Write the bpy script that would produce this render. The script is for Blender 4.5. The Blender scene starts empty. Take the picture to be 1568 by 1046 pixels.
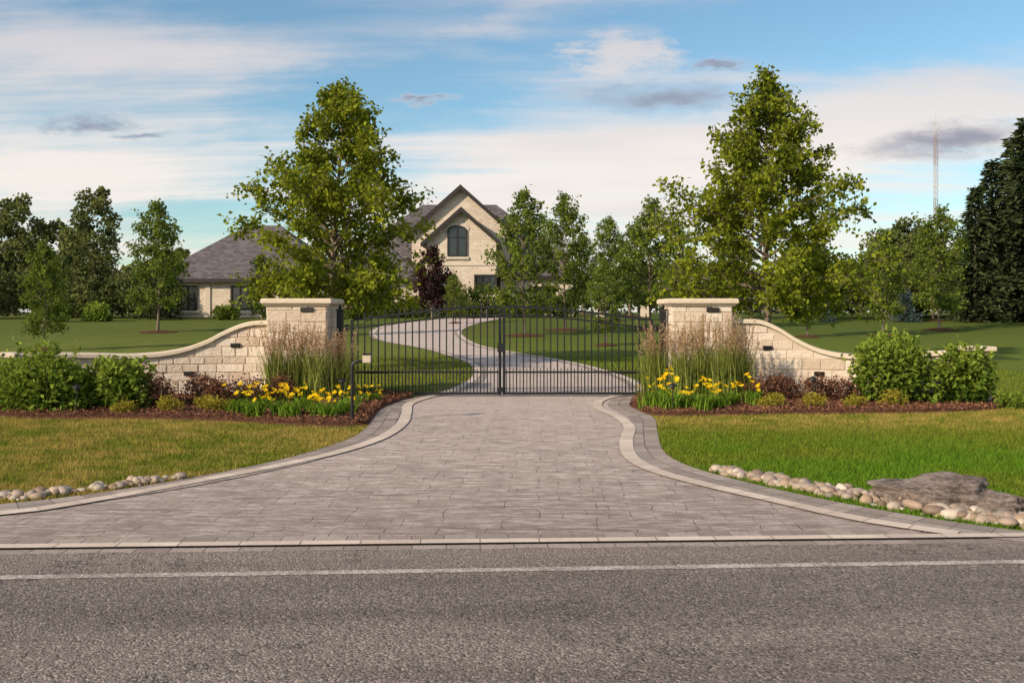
import bpy, math, random
import numpy as np
from mathutils import Vector, noise as mnoise
random.seed(7); R=np.random.RandomState(11)
scene=bpy.context.scene
# ------------------------------------------------------------------ helpers
class Acc:
    def __init__(s): s.V=[];s.F=[];s.M=[];s.A=[];s.n=0
    def add(s,V,F,m=0,a=0.5):
        V=np.asarray(V,float).reshape(-1,3);F=np.asarray(F,int)
        if F.ndim==1:F=F.reshape(1,-1)
        s.V.append(V);s.F.append(F+s.n);s.M.append(np.full(len(F),m))
        s.A.append(np.broadcast_to(np.asarray(a,float),(len(V),)).copy());s.n+=len(V)
    def build(s,name,mats,parent=None,smooth=False):
        me=bpy.data.meshes.new(name)
        V=np.concatenate(s.V);A=np.concatenate(s.A);M=np.concatenate(s.M)
        L=np.concatenate([f.ravel() for f in s.F]);K=np.concatenate([np.full(len(f),f.shape[1]) for f in s.F])
        me.vertices.add(len(V));me.vertices.foreach_set("co",V.ravel())
        me.loops.add(len(L));me.loops.foreach_set("vertex_index",L.astype(np.int32))
        me.polygons.add(len(K));st=np.concatenate([[0],np.cumsum(K)[:-1]])
        me.polygons.foreach_set("loop_start",st.astype(np.int32))
        me.polygons.foreach_set("material_index",M.astype(np.int32))
        at=me.attributes.new("v","FLOAT","POINT");at.data.foreach_set("value",A)
        for m in mats: me.materials.append(m)
        me.update(calc_edges=True);me.validate()
        me.polygons.foreach_set("use_smooth",np.full(len(me.polygons),smooth))
        return mkobj(name,me,parent)
def mkobj(name,me,parent=None):
    o=bpy.data.objects.new(name,me);scene.collection.objects.link(o)
    if parent:o.parent=parent
    return o
def empty(name):
    return mkobj(name,None)
BF=np.array([[0,3,2,1],[4,5,6,7],[0,1,5,4],[1,2,6,5],[2,3,7,6],[3,0,4,7]])
def box(ac,x0,x1,y0,y1,z0,z1,m=0,a=.5):
    ac.add([(x0,y0,z0),(x1,y0,z0),(x1,y1,z0),(x0,y1,z0),(x0,y0,z1),(x1,y0,z1),(x1,y1,z1),(x0,y1,z1)],BF,m,a)
def slab(ac,x0,x1,y0,y1,z0,z1,c=.02,m=0,a=.5):
    V=[];
    for (i,z) in ((c,z0),(0,z0+c),(0,z1-c),(c,z1)):
        V+=[(x0+i,y0+i,z),(x1-i,y0+i,z),(x1-i,y1-i,z),(x0+i,y1-i,z)]
    F=[[3,2,1,0],[12,13,14,15]]
    for k in range(3):
        for j in range(4):
            j2=(j+1)%4;F.append([k*4+j,k*4+j2,k*4+4+j2,k*4+4+j])
    ac.add(V,F,m,a)
def tube(ac,P,r,n=5,m=0,a=.5,cap=True):
    P=np.asarray(P,float);r=np.broadcast_to(np.asarray(r,float),(len(P),))
    T=np.gradient(P,axis=0);T/=np.linalg.norm(T,axis=1)[:,None]+1e-9
    up=np.array([0,0,1.]) if abs(T[0][2])<.9 else np.array([1.,0,0])
    A=np.cross(T,up);A/=np.linalg.norm(A,axis=1)[:,None]+1e-9;B=np.cross(T,A)
    th=np.arange(n)*2*math.pi/n+math.pi/4
    V=P[:,None,:]+r[:,None,None]*(np.cos(th)[None,:,None]*A[:,None,:]+np.sin(th)[None,:,None]*B[:,None,:])
    F=[]
    for i in range(len(P)-1):
        for j in range(n):
            j2=(j+1)%n;F.append([i*n+j,i*n+j2,(i+1)*n+j2,(i+1)*n+j])
    ac.add(V.reshape(-1,3),F,m,a)
    if cap:
        ac.add(V[-1],[list(range(n))],m,a);ac.add(V[0],[list(range(n))[::-1]],m,a)
def bar(ac,p,q,w,m=0,a=.5): tube(ac,[p,q],w*.7071,4,m,a)
def norm(v): return v/(np.linalg.norm(v,axis=-1,keepdims=True)+1e-9)
def leaves(ac,P,size,wid=.6,m=1,a=None,droop=.5,out=None):
    """diamond leaves folded on the midrib"""
    n=len(P);d=R.normal(size=(n,3));d[:,2]=d[:,2]*.6-droop
    if out is not None: d=d*.8+out*1.0
    d=norm(d);s=np.cross(d,R.normal(size=(n,3)));s=norm(s);nn=np.cross(d,s)
    sz=(size*R.uniform(.65,1.25,n))[:,None]
    base=P;tip=P+d*sz;mid=P+d*sz*.42
    l=mid+s*sz*wid*.5+nn*sz*.1;r=mid-s*sz*wid*.5+nn*sz*.1
    V=np.stack([base,r,tip,l],1).reshape(-1,3)
    F=np.arange(n*4).reshape(n,4)
    if a is None:a=R.uniform(0,1,n)
    ac.add(V,F,m,np.repeat(a,4))
def sstep(a,b,x):
    t=np.clip((np.asarray(x,float)-a)/(b-a),0,1);return t*t*(3-2*t)
def H(x,y): return 1.4*sstep(20,80,y)
def smooth_poly(P,n=8):
    P=np.asarray(P,float);Q=np.vstack([2*P[0]-P[1],P,2*P[-1]-P[-2]]);out=[]
    for i in range(1,len(Q)-2):
        for t in np.linspace(0,1,n,endpoint=False):
            a,b,c,d=Q[i-1],Q[i],Q[i+1],Q[i+2]
            out.append(.5*((2*b)+(-a+c)*t+(2*a-5*b+4*c-d)*t*t+(-a+3*b-3*c+d)*t**3))
    out.append(P[-1]);return np.array(out)
def inpoly(x,y,P):
    c=np.zeros(len(x),bool);n=len(P);j=n-1
    for i in range(n):
        xi,yi=P[i];xj,yj=P[j]
        k=((yi>y)!=(yj>y))&(x<(xj-xi)*(y-yi)/((yj-yi)+1e-12)+xi);c^=k;j=i
    return c
# ------------------------------------------------------------------ node helpers
class NB:
    def __init__(s,nt): s.nt=nt;s.N=nt.nodes;s.L=nt.links
    def set(s,sock,v):
        if isinstance(v,bpy.types.NodeSocket): s.L.new(v,sock)
        else: sock.default_value=v
    def m(s,op,a,b=0.,c=None,clamp=False):
        n=s.N.new('ShaderNodeMath');n.operation=op;n.use_clamp=clamp
        s.set(n.inputs[0],a);s.set(n.inputs[1],b)
        if c is not None:s.set(n.inputs[2],c)
        return n.outputs[0]
    def mix(s,f,a,b,bt='MIX'):
        n=s.N.new('ShaderNodeMix');n.data_type='RGBA';n.blend_type=bt
        s.set(n.inputs[0],f)
        for i,v in ((6,a),(7,b)):
            if isinstance(v,tuple) and len(v)==3:v=(*v,1)
            s.set(n.inputs[i],v)
        return n.outputs[2]
    def ramp(s,v,lo,hi):
        n=s.N.new('ShaderNodeMapRange');n.interpolation_type='SMOOTHSTEP'
        s.set(n.inputs[0],v);n.inputs[1].default_value=lo;n.inputs[2].default_value=hi
        return n.outputs[0]
    def noise(s,vec,scale,det=4,rough=.55,dist=0,out=0):
        n=s.N.new('ShaderNodeTexNoise');s.set(n.inputs['Vector'],vec)
        n.inputs['Scale'].default_value=scale;n.inputs['Detail'].default_value=det
        n.inputs['Roughness'].default_value=rough;n.inputs['Distortion'].default_value=dist
        return n.outputs[out]
    def map(s,vec,sc=(1,1,1),rot=(0,0,0),loc=(0,0,0)):
        n=s.N.new('ShaderNodeMapping');s.set(n.inputs[0],vec)
        n.inputs['Scale'].default_value=sc;n.inputs['Rotation'].default_value=rot;n.inputs['Location'].default_value=loc
        return n.outputs[0]
    def pos(s): return s.N.new('ShaderNodeNewGeometry').outputs['Position']
    def sep(s,v):
        n=s.N.new('ShaderNodeSeparateXYZ');s.set(n.inputs[0],v);return n.outputs
    def comb(s,x,y,z=0.):
        n=s.N.new('ShaderNodeCombineXYZ')
        for i,v in enumerate((x,y,z)): s.set(n.inputs[i],v)
        return n.outputs[0]
    def attr(s,name='v'):
        n=s.N.new('ShaderNodeAttribute');n.attribute_name=name;return n.outputs['Fac']
    def bump(s,h,strength=.5,dist=.02):
        n=s.N.new('ShaderNodeBump');s.set(n.inputs['Height'],h);n.inputs['Strength'].default_value=strength;n.inputs['Distance'].default_value=dist
        return n.outputs[0]
def material(name,fn,rough=.85,spec=.3,metal=0):
    mt=bpy.data.materials.new(name);mt.use_nodes=True;b=NB(mt.node_tree)
    p=mt.node_tree.nodes['Principled BSDF'];p.inputs['Roughness'].default_value=rough
    p.inputs['Specular IOR Level'].default_value=spec;p.inputs['Metallic'].default_value=metal
    r=fn(b)
    if isinstance(r,tuple) and len(r)==2 : col,nrm=r
    else: col,nrm=r,None
    if isinstance(col,tuple):col=(*col,1)
    b.set(p.inputs['Base Color'],col)
    if nrm is not None:b.set(p.inputs['Normal'],nrm)
    return mt
def leafmat(name,dark,light,trans=.35,extra=None):
    mt=bpy.data.materials.new(name);mt.use_nodes=True;b=NB(mt.node_tree)
    p=mt.node_tree.nodes['Principled BSDF'];b.N.remove(p)
    d=b.N.new('ShaderNodeBsdfDiffuse')
    col=b.mix(b.attr(),dark,light)
    b.set(d.inputs['Color'],col)
    t=b.N.new('ShaderNodeBsdfTranslucent');b.set(t.inputs[0],b.mix(.5,col,light))
    mx=b.N.new('ShaderNodeMixShader');mx.inputs[0].default_value=trans
    b.L.new(d.outputs[0],mx.inputs[1]);b.L.new(t.outputs[0],mx.inputs[2])
    b.L.new(mx.outputs[0],b.N['Material Output'].inputs[0]);return mt
# ------------------------------------------------------------------ materials
def lawn_col(b):
    P=b.pos();x,y,z=b.sep(P)
    n1=b.noise(P,.45,2);n2=b.noise(b.map(P,(1,2.5,1)),1.9,3,.7);n3=b.noise(P,14,2,.7)
    g=b.mix(b.ramp(n3,.3,.7),(.085,.125,.014),(.19,.24,.028))
    dry=(.45,.32,.11)
    left=b.ramp(x,1.5,-1.5)
    near=b.ramp(y,19,13)
    d=b.m('MULTIPLY',b.ramp(b.m('ADD',b.m('MULTIPLY',n2,.65),b.m('MULTIPLY',n1,.35)),.40,.60),b.m('MULTIPLY',b.m('ADD',.15,b.m('MULTIPLY',left,.62)),b.m('ADD',.25,b.m('MULTIPLY',near,.75))))
    fr=b.m('MULTIPLY',b.m('MULTIPLY',b.ramp(y,12.,14.2),b.ramp(y,17,15.5)),b.ramp(n2,.38,.6))
    d=b.m('MAXIMUM',d,b.m('MULTIPLY',fr,.75))
    c=b.mix(d,g,dry)
    lush=b.m('MULTIPLY',b.ramp(n1,.36,.58),b.m('MULTIPLY',b.ramp(x,0,3),b.ramp(y,14,10)))
    c=b.mix(b.m('MULTIPLY',lush,.75),c,(.085,.205,.014))
    far=b.ramp(y,32,52)
    c=b.mix(b.m('MULTIPLY',far,.5),c,(.07,.095,.018))
    return c,n3
def f_lawn(b):
    c,n3=lawn_col(b);return b.mix(.22,c,(.05,.05,.016)),b.bump(n3,.6,.05)
M_lawn=material('lawn_ground',f_lawn,.95,.1)
mt=bpy.data.materials.new('grass_blades');mt.use_nodes=True;b=NB(mt.node_tree)
p=mt.node_tree.nodes['Principled BSDF'];b.N.remove(p);p=b.N.new('ShaderNodeBsdfDiffuse')
c,_=lawn_col(b);c=b.mix(1,c,b.mix(b.attr(),(.7,.72,.65),(1.7,1.55,1.4)),'MULTIPLY')
b.set(p.inputs['Color'],c);t=b.N.new('ShaderNodeBsdfTranslucent');b.set(t.inputs[0],c)
mx=b.N.new('ShaderNodeMixShader');mx.inputs[0].default_value=.3
b.L.new(p.outputs[0],mx.inputs[1]);b.L.new(t.outputs[0],mx.inputs[2]);b.L.new(mx.outputs[0],b.N['Material Output'].inputs[0]);M_blade=mt
def f_asphalt(b):
    P=b.pos();f=b.noise(P,60,3,.8);v=b.N.new('ShaderNodeTexVoronoi');b.set(v.inputs['Vector'],P);v.inputs['Scale'].default_value=74
    rnd=b.sep(v.outputs['Color'])[0]
    c=b.mix(b.ramp(f,.3,.7),(.17,.135,.112),(.29,.235,.20))
    c=b.mix(b.m('MULTIPLY',b.ramp(rnd,.78,.95),.65),c,(.50,.41,.35))
    c=b.mix(b.m('MULTIPLY',b.ramp(rnd,.25,.08),.75),c,(.07,.056,.048))
    big=b.noise(b.map(P,(.25,1.4,1)),1.3,4,.65)
    c=b.mix(b.ramp(big,.35,.7),c,b.mix(1,c,(.76,.74,.74),'MULTIPLY'))
    y=b.sep(P)[1];x=b.sep(P)[0]
    edge=b.m('SUBTRACT',y,b.m('MULTIPLY',x,.055))
    trk=b.m('MULTIPLY',b.ramp(edge,4.7,5.3),b.ramp(edge,6.0,5.75))
    c=b.mix(b.m('MULTIPLY',trk,.5),c,b.mix(1,c,(.70,.69,.70),'MULTIPLY'))
    c=b.mix(b.m('MULTIPLY',b.ramp(edge,6.05,6.3),.3),c,(.25,.195,.16))
    vv=b.N.new('ShaderNodeTexVoronoi');vv.feature='DISTANCE_TO_EDGE';vv.inputs['Scale'].default_value=.55
    wob=b.N.new('ShaderNodeVectorMath');wob.operation='ADD';b.set(wob.inputs[0],P);b.set(wob.inputs[1],b.noise(P,5,4,.7,out=1))
    b.set(vv.inputs['Vector'],wob.outputs[0])
    cr=b.m('MULTIPLY',b.ramp(vv.outputs[0],.012,.003),b.ramp(b.noise(P,.6,2),.47,.55))
    c=b.mix(b.m('MULTIPLY',cr,.8),c,(.04,.034,.03))
    return c,b.bump(b.m('ADD',f,b.m('MULTIPLY',v.outputs['Distance'],-1.2)),.75,.007)
M_asphalt=material('asphalt',f_asphalt,.85,.25)
def f_gravel(b):
    P=b.pos();v=b.N.new('ShaderNodeTexVoronoi');b.set(v.inputs['Vector'],P);v.inputs['Scale'].default_value=32
    r=b.sep(v.outputs['Color'])[0]
    return b.mix(r,(.15,.12,.1),(.38,.32,.27)),b.bump(v.outputs['Distance'],.8,.02)
M_gravel=material('shoulder_gravel',f_gravel)
def f_white(b):
    P=b.pos();n=b.noise(P,45,4,.75)
    n2=b.noise(P,2.5,3)
    return b.mix(b.ramp(b.m('ADD',b.m('MULTIPLY',n,.7),b.m('MULTIPLY',n2,.3)),.41,.56),(.60,.52,.46),(.27,.22,.185)),b.bump(n,.5,.01)
M_line=material('road_paint_worn',f_white,.8)
def brickn(b,vec,bw,rh,mort,sm=.1,off=.5):
    n=b.N.new('ShaderNodeTexBrick');b.set(n.inputs['Vector'],vec);n.inputs['Scale'].default_value=1
    n.inputs['Brick Width'].default_value=bw;n.inputs['Row Height'].default_value=rh
    n.inputs['Mortar Size'].default_value=mort;n.inputs['Mortar Smooth'].default_value=sm;n.offset=off
    n.inputs['Color1'].default_value=(0,0,0,1);n.inputs['Color2'].default_value=(1,1,1,1);n.inputs['Mortar'].default_value=(.5,.5,.5,1)
    return n.outputs['Color'],n.outputs['Fac']
def f_pave(b):
    P=b.pos();w=b.N.new('ShaderNodeVectorMath');w.operation='MULTIPLY_ADD'
    b.set(w.inputs[0],b.noise(P,1.6,3,out=1));w.inputs[1].default_value=(.18,.14,0);b.set(w.inputs[2],P)
    Pw=w.outputs[0]
    c1,f1=brickn(b,b.map(Pw,rot=(0,0,.04)),.78,.36,.006,.8,.37);c1s=b.sep(c1)[0]
    c2,f2=brickn(b,b.map(Pw,rot=(0,0,.04)),.39,.18,.006,.8,.5);c2s=b.sep(c2)[0]
    split=b.ramp(c1s,.45,.55)
    f=b.m('MAXIMUM',f1,b.m('MULTIPLY',f2,split))
    fade=b.ramp(b.noise(P,2.6,3),.35,.6)
    f=b.m('MULTIPLY',f,b.m('ADD',.25,b.m('MULTIPLY',fade,.65)))
    tone=b.m('ADD',b.m('MULTIPLY',c1s,.45),b.m('MULTIPLY',c2s,.35))
    n=b.noise(b.map(P,(.5,2.0,1)),1.1,4,.6);n2=b.noise(b.map(P,(.7,1.5,1)),20,4,.8);n3=b.noise(b.map(P,(1,4.5,1)),3.2,4,.75)
    c=b.mix(tone,(.39,.30,.255),(.53,.42,.36))
    c=b.mix(b.m('MULTIPLY',b.ramp(n,.42,.64),.65),c,(.32,.25,.215))
    c=b.mix(b.m('MULTIPLY',b.ramp(n3,.47,.64),.8),c,(.72,.60,.53))
    c=b.mix(b.m('MULTIPLY',b.ramp(n3,.48,.34),.6),c,(.24,.185,.155))
    c=b.mix(b.m('MULTIPLY',b.ramp(n2,.5,.70),.65),c,(.20,.155,.13))
    y=b.sep(P)[1]
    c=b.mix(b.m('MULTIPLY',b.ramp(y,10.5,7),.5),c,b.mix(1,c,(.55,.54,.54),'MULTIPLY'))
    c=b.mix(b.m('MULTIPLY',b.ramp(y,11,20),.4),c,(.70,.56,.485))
    c=b.mix(b.m('MULTIPLY',f,.5),c,(.13,.10,.08))
    h=b.m('SUBTRACT',b.m('ADD',b.m('MULTIPLY',n2,.55),b.m('MULTIPLY',n3,.6)),b.m('MULTIPLY',f,.8))
    return c,b.bump(h,.9,.018)
M_pave=material('paver_stones',f_pave,.85,.25)
def f_bord(b):
    P=b.pos();n2=b.noise(P,30,3,.7);a=b.attr()
    c=b.mix(a,(.28,.22,.185),(.43,.345,.295));c=b.mix(b.m('MULTIPLY',b.ramp(n2,.45,.7),.5),c,(.18,.14,.115))
    return c,b.bump(n2,.6,.01)
M_bord=material('dark_border_pavers',f_bord,.8)
def f_band(b):
    P=b.pos();n2=b.noise(P,25,3,.7);n=b.noise(P,2,3);a=b.attr()
    c=b.mix(a,(.60,.475,.38),(.74,.60,.49));c=b.mix(b.m('MULTIPLY',b.ramp(n2,.5,.75),.4),c,(.40,.30,.24))
    c=b.mix(b.m('MULTIPLY',b.ramp(n,.4,.65),.45),c,(.48,.37,.30))
    return c,b.bump(n2,.4,.008)
M_band=material('light_band_pavers',f_band,.8)
def f_joint(b): return (.20,.155,.125)
M_joint=material('joint_sand',f_joint)
def f_mulch(b):
    P=b.pos();n=b.noise(b.map(P,(1,1.6,1)),22,4,.8)
    return b.mix(b.ramp(n,.35,.7),(.07,.03,.018),(.24,.105,.06)),b.bump(n,1,.06)
M_mulch=material('mulch',f_mulch,.95,.1)
M_chip=material('mulch_chips',lambda b:b.mix(b.attr(),(.08,.032,.02),(.33,.155,.09)),.9,.1)
def f_stone(b):
    P=b.pos();n=b.noise(P,9,4,.7);n2=b.noise(P,40,3,.7);a=b.attr()
    c=b.mix(a,(.56,.43,.32),(.78,.66,.53))
    c=b.mix(b.m('MULTIPLY',b.ramp(n,.45,.7),.4),c,(.55,.41,.29))
    return c,b.bump(b.m('ADD',n,b.m('MULTIPLY',n2,.4)),.9,.03)
M_stone=material('limestone_blocks',f_stone,.85,.2)
M_mortar=material('mortar',lambda b:((.58,.46,.35)),.9)
def f_cap(b):
    n=b.noise(b.pos(),14,4,.65);return b.mix(n,(.56,.44,.32),(.74,.62,.47)),b.bump(n,.5,.02)
M_cap=material('cap_stone',f_cap,.8,.2)
M_black=material('black_iron',lambda b:(b.mix(b.noise(b.pos(),12,2),(.008,.008,.009),(.016,.015,.015))),.5,.35)
M_bark=material('bark',lambda b:(b.mix(b.noise(b.map(b.pos(),(6,6,1)),4,3,.7),(.08,.06,.042),(.26,.2,.15))),.95,.1)
def f_house(b):
    P=b.pos();x,y,z=b.sep(P);v=b.comb(b.m('ADD',x,y),z)
    c1,f1=brickn(b,v,.45,.2,.012,.2);n=b.noise(P,1.2,4,.6)
    c=b.mix(b.sep(c1)[0],(.60,.48,.37),(.72,.61,.49));c=b.mix(b.m('MULTIPLY',b.ramp(n,.4,.7),.3),c,(.53,.41,.31))
    c=b.mix(b.m('MULTIPLY',f1,.5),c,(.42,.33,.26));return c,b.bump(b.m('SUBTRACT',n,f1),.6,.03)
M_house=material('house_stone',f_house,.85,.2)
def f_roof(b):
    P=b.pos();x,y,z=b.sep(P);v=b.comb(b.m('ADD',x,b.m('MULTIPLY',y,.3)),z)
    c1,f1=brickn(b,v,.35,.16,.012);return b.mix(f1,b.mix(b.sep(c1)[0],(.095,.078,.08),(.17,.145,.145)),(.045,.04,.04))
M_roof=material('roof_shingles',f_roof,.85,.2)
M_trim=material('dark_trim',lambda b:(b.mix(b.noise(b.pos(),3),(.022,.017,.015),(.04,.03,.026))),.6)
M_trim2=material('light_trim',lambda b:(b.mix(b.noise(b.pos(),3),(.55,.45,.35),(.64,.53,.42))),.7)
M_glass=material('window_glass',lambda b:(b.mix(b.noise(b.pos(),.8),(.012,.015,.02),(.05,.055,.06))),.08,.6)
M_rock=material('boulder_rock',lambda b:(b.mix(b.ramp(b.noise(b.map(b.pos(),(1,1,4),(.25,.1,0)),5,6,.78),.36,.62),(.13,.095,.075),(.46,.355,.30)),b.bump(b.noise(b.map(b.pos(),(1,1,2.5)),12,6,.75),1,.08)),.85)
def f_peb(b):
    a=b.attr();n=b.noise(b.pos(),30,3)
    r=b.N.new('ShaderNodeValToRGB');b.set(r.inputs[0],a);e=r.color_ramp
    e.elements[0].color=(.20,.13,.09,1);e.elements[1].color=(.66,.55,.44,1)
    for p_,c_ in ((.25,(.42,.28,.18,1)),(.45,(.24,.2,.17,1)),(.6,(.52,.38,.27,1)),(.78,(.33,.24,.18,1))):
        k=e.elements.new(p_);k.color=c_
    return b.mix(b.m('MULTIPLY',n,.4),r.outputs[0],(.25,.19,.15))
M_peb=material('river_stone',f_peb,.6,.4)
M_mast=material('mast_steel',lambda b:(b.mix(b.ramp(b.m('FRACT',b.m('MULTIPLY',b.sep(b.pos())[2],.12)),.45,.55),(.5,.48,.48),(.32,.25,.25))),.6)
M_key=material('keypad_face',lambda b:(b.mix(b.noise(b.pos(),20),(.62,.5,.38),(.5,.4,.3))),.5)
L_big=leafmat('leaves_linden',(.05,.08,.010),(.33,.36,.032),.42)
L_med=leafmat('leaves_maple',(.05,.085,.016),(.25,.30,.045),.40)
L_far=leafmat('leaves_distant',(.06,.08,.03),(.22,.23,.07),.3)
L_spr=leafmat('needles_spruce',(.016,.025,.012),(.085,.10,.04),.15)
L_blue=leafmat('needles_blue_spruce',(.03,.05,.045),(.10,.14,.13),.1)
L_pur=leafmat('leaves_plum',(.018,.010,.010),(.075,.035,.032),.2)
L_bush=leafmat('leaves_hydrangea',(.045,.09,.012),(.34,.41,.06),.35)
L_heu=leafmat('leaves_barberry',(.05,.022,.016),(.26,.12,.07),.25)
L_gold=leafmat('leaves_gold',(.15,.14,.015),(.50,.40,.06),.3)
L_reed=leafmat('reed_blades',(.11,.15,.025),(.40,.42,.11),.4)
L_plume=leafmat('reed_plumes',(.36,.19,.11),(.68,.45,.30),.4)
L_lily=leafmat('lily_blades',(.08,.15,.015),(.27,.40,.045),.3)
L_yel=leafmat('lily_petals',(.80,.47,.01),(.95,.70,.03),.3)
# ------------------------------------------------------------------ terrain
ys=np.concatenate([[-1500,-400,-100,-30,-8,0,3,6,7],np.arange(8,100,1.),[110,130,170,250,500,1500]])
xs=np.concatenate([[-1500,-400,-150,-80],np.arange(-60,61,4.),[80,150,400,1500]])
X,Y=np.meshgrid(xs,ys);ac=Acc();nx=len(xs)
idx=np.arange(len(xs)*len(ys)).reshape(len(ys),nx)
F=np.stack([idx[:-1,:-1],idx[:-1,1:],idx[1:,1:],idx[1:,:-1]],-1).reshape(-1,4)
ac.add(np.stack([X,Y,H(X,Y)],-1).reshape(-1,3),F);ac.build('ground',[M_lawn],smooth=True)
# road
def redge(x): return 6.60+.045*x
ac=Acc();xr=np.linspace(-90,90,61)
V=[];[V.extend([(x,-3.2+.045*x,.004),(x,redge(x)-.02,.004)]) for x in xr]
ac.add(V,[[2*i,2*i+2,2*i+3,2*i+1] for i in range(60)])
# ragged lip of asphalt lapping the paving
xf=np.arange(-9,4.6,.025);V=[]
for x in xf:
    j=.035*mnoise.noise(Vector((x*3,0,0)))+.022*mnoise.noise(Vector((x*14,2,0)))
    V+=[(x,redge(x)-.30,.0045),(x,redge(x)-.135,.019),(x,redge(x)-.085+j,.0195)]
n=len(xf);ac.add(V,[[3*i+k,3*i+3+k,3*i+4+k,3*i+1+k] for i in range(n-1) for k in (0,1)])
ac.build('asphalt_road',[M_asphalt])
ac=Acc()
for y0,w in ((6.02,.09),):
    V=[];[V.extend([(x,y0+.055*x-w/2,.0075),(x,y0+.055*x+w/2,.0075)]) for x in xr if abs(x)<40]
    ac.add(V,[[2*i,2*i+2,2*i+3,2*i+1] for i in range(len(V)//2-1)])
ac.build('road_edge_line',[M_line])
ac=Acc()
for (xa,xb) in ((-90,-9.1),(4.5,90)):
    ac.add([(xa,redge(xa)-.02,.0095),(xb,redge(xb)-.02,.0095),(xb,redge(xb)+.2,.0095),(xa,redge(xa)+.4,.0095)],[[0,1,2,3]])
ac.add([(-90,-4.6-4.05,.003),(90,-4.6+4.05,.003),(90,-3.2+4.05,.003),(-90,-3.2-4.05,.003)],[[0,1,2,3]])
ac.build('gravel_shoulder',[M_gravel])
# driveway
Lo=smooth_poly([(-9.0,6.30),(-7.5,6.85),(-6,7.4),(-4.48,8.02),(-3.65,8.75),(-2.78,10.13),(-2.27,11.6),(-2.12,12.9),(-2.22,14.7),(-2.28,16),(-2.15,17.3),(-1.85,18.3),(-1.4,19.9),(-1.08,22.9),(-1.14,26.5),(-1.69,30),(-3.43,35.8),(-5.57,40.2),(-6.95,44.8),(-7.75,50.7),(-7.56,57.5),(-6.4,64),(-4.5,70),(-3.5,74)],10)
Ro=smooth_poly([(4.35,6.86),(3.9,7.05),(3.33,7.56),(2.76,8.29),(2.22,9.26),(1.90,10.17),(1.85,11.2),(2.08,13.08),(2.27,14.7),(2.12,16.4),(2.4,17.8),(2.8,19.),(3.06,21.3),(2.99,23.8),(2.39,27.6),(1.45,30.8),(.15,34),(-1.19,37.8),(-2.12,43),(-2.66,49),(-2.35,55.7),(-1.1,64),(.2,70),(1.5,74)],10)
def resamp(P,n):
    d=np.concatenate([[0],np.cumsum(np.linalg.norm(np.diff(P,axis=0),axis=1))]);t=np.linspace(0,d[-1],n)
    return np.stack([np.interp(t,d,P[:,0]),np.interp(t,d,P[:,1])],1),d[-1]
ac=Acc()
tt=np.linspace(0,1,240)
def par(P): return np.stack([np.interp(tt,np.linspace(0,1,len(P)),P[:,0]),np.interp(tt,np.linspace(0,1,len(P)),P[:,1])],1)
A_,B_=par(Lo),par(Ro)
K=9;V=[]
for a_,b_ in zip(A_,B_):
    for k in range(K):
        q=a_+(b_-a_)*k/(K-1);V.append((q[0],q[1],H(q[0],q[1])+.012))
F=[[i*K+k,i*K+k+1,(i+1)*K+k+1,(i+1)*K+k] for i in range(239) for k in range(K-1)]
ac.add(V,F)
ac.add([(-9.0,redge(-9)-.12,.008),(4.42,redge(4.42)-.12,.008),(4.42,6.93,.008),(-9.0,6.35,.008)],[[0,1,2,3]])
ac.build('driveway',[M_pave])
def course(ac,P,off,w,step,z,gap=.008,m=0,mj=1):
    """row of individual paving stones along path P"""
    n=max(2,int(resamp(P,2)[1]/step));Q,_=resamp(P,n+1)
    T=norm(np.gradient(Q,axis=0));N=np.stack([-T[:,1],T[:,0]],1)
    a=Q+N*(off-w/2);c=Q+N*(off+w/2);V=[];F=[];At=[]
    for i in range(n):
        g=gap/2/np.linalg.norm(Q[i+1]-Q[i]);
        k=len(V);t=H(0,Q[i][1]);t2=H(0,Q[i+1][1])
        V+=[(*(a[i]*(1-g)+a[i+1]*g),t+z),(*(a[i+1]*(1-g)+a[i]*g),t2+z),(*(c[i+1]*(1-g)+c[i]*g),t2+z),(*(c[i]*(1-g)+c[i+1]*g),t+z)]
        F.append([k,k+1,k+2,k+3]);At+=[random.random()]*4
    ac.add(V,F,m,At)
    V=[];[V.extend([(*a[i],H(0,Q[i][1])+z-.002),(*c[i],H(0,Q[i][1])+z-.002)]) for i in range(n+1)]
    ac.add(V,[[2*i,2*i+2,2*i+3,2*i+1] for i in range(n)],mj)
ac=Acc()
course(ac,Lo,-.10,.19,.26,.020);course(ac,Lo,-.30,.19,.26,.020)
course(ac,Ro[8:],.10,.19,.26,.020);course(ac,Ro[8:],.30,.19,.26,.020)
ac.build('driveway_border_stones',[M_bord,M_joint])
ac=Acc()
Lb=smooth_poly([(-8.6,6.50),(-7.2,6.80),(-5.6,7.24),(-4.27,7.63),(-3.72,8.2),(-3.14,9.08),(-2.54,10.04),(-2.05,11.07),(-1.74,12.3),(-1.66,13.84),(-1.78,15.45),(-1.88,16.7),(-1.72,17.8),(-1.45,18.9),(-1.25,19.9),(-.95,22.9),(-1.0,26.5),(-1.55,30.1),(-3.3,35.95),(-5.4,40.4),(-6.75,45),(-7.5,50.7),(-7.35,57.4),(-6.2,63.9),(-4.3,70)],10)
Rb=smooth_poly([(3.38,6.93),(2.83,7.41),(2.40,8.07),(1.88,8.91),(1.50,9.75),(1.38,10.7),(1.50,12.0),(1.72,13.4),(1.70,14.7),(1.52,15.9),(1.66,17.3),(2.2,18.6),(2.75,19.9),(2.9,21.4),(2.83,23.7),(2.24,27.5),(1.32,30.6),(.03,33.8),(-1.32,37.6),(-2.28,42.9),(-2.82,49),(-2.5,55.8),(-1.25,64.1),(0.1,70)],10)
course(ac,Lb,0,.17,.34,.026);course(ac,Rb,0,.17,.34,.026)
P=np.array([(x,redge(x)+.10) for x in np.linspace(-8.9,4.1,60)])
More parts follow.
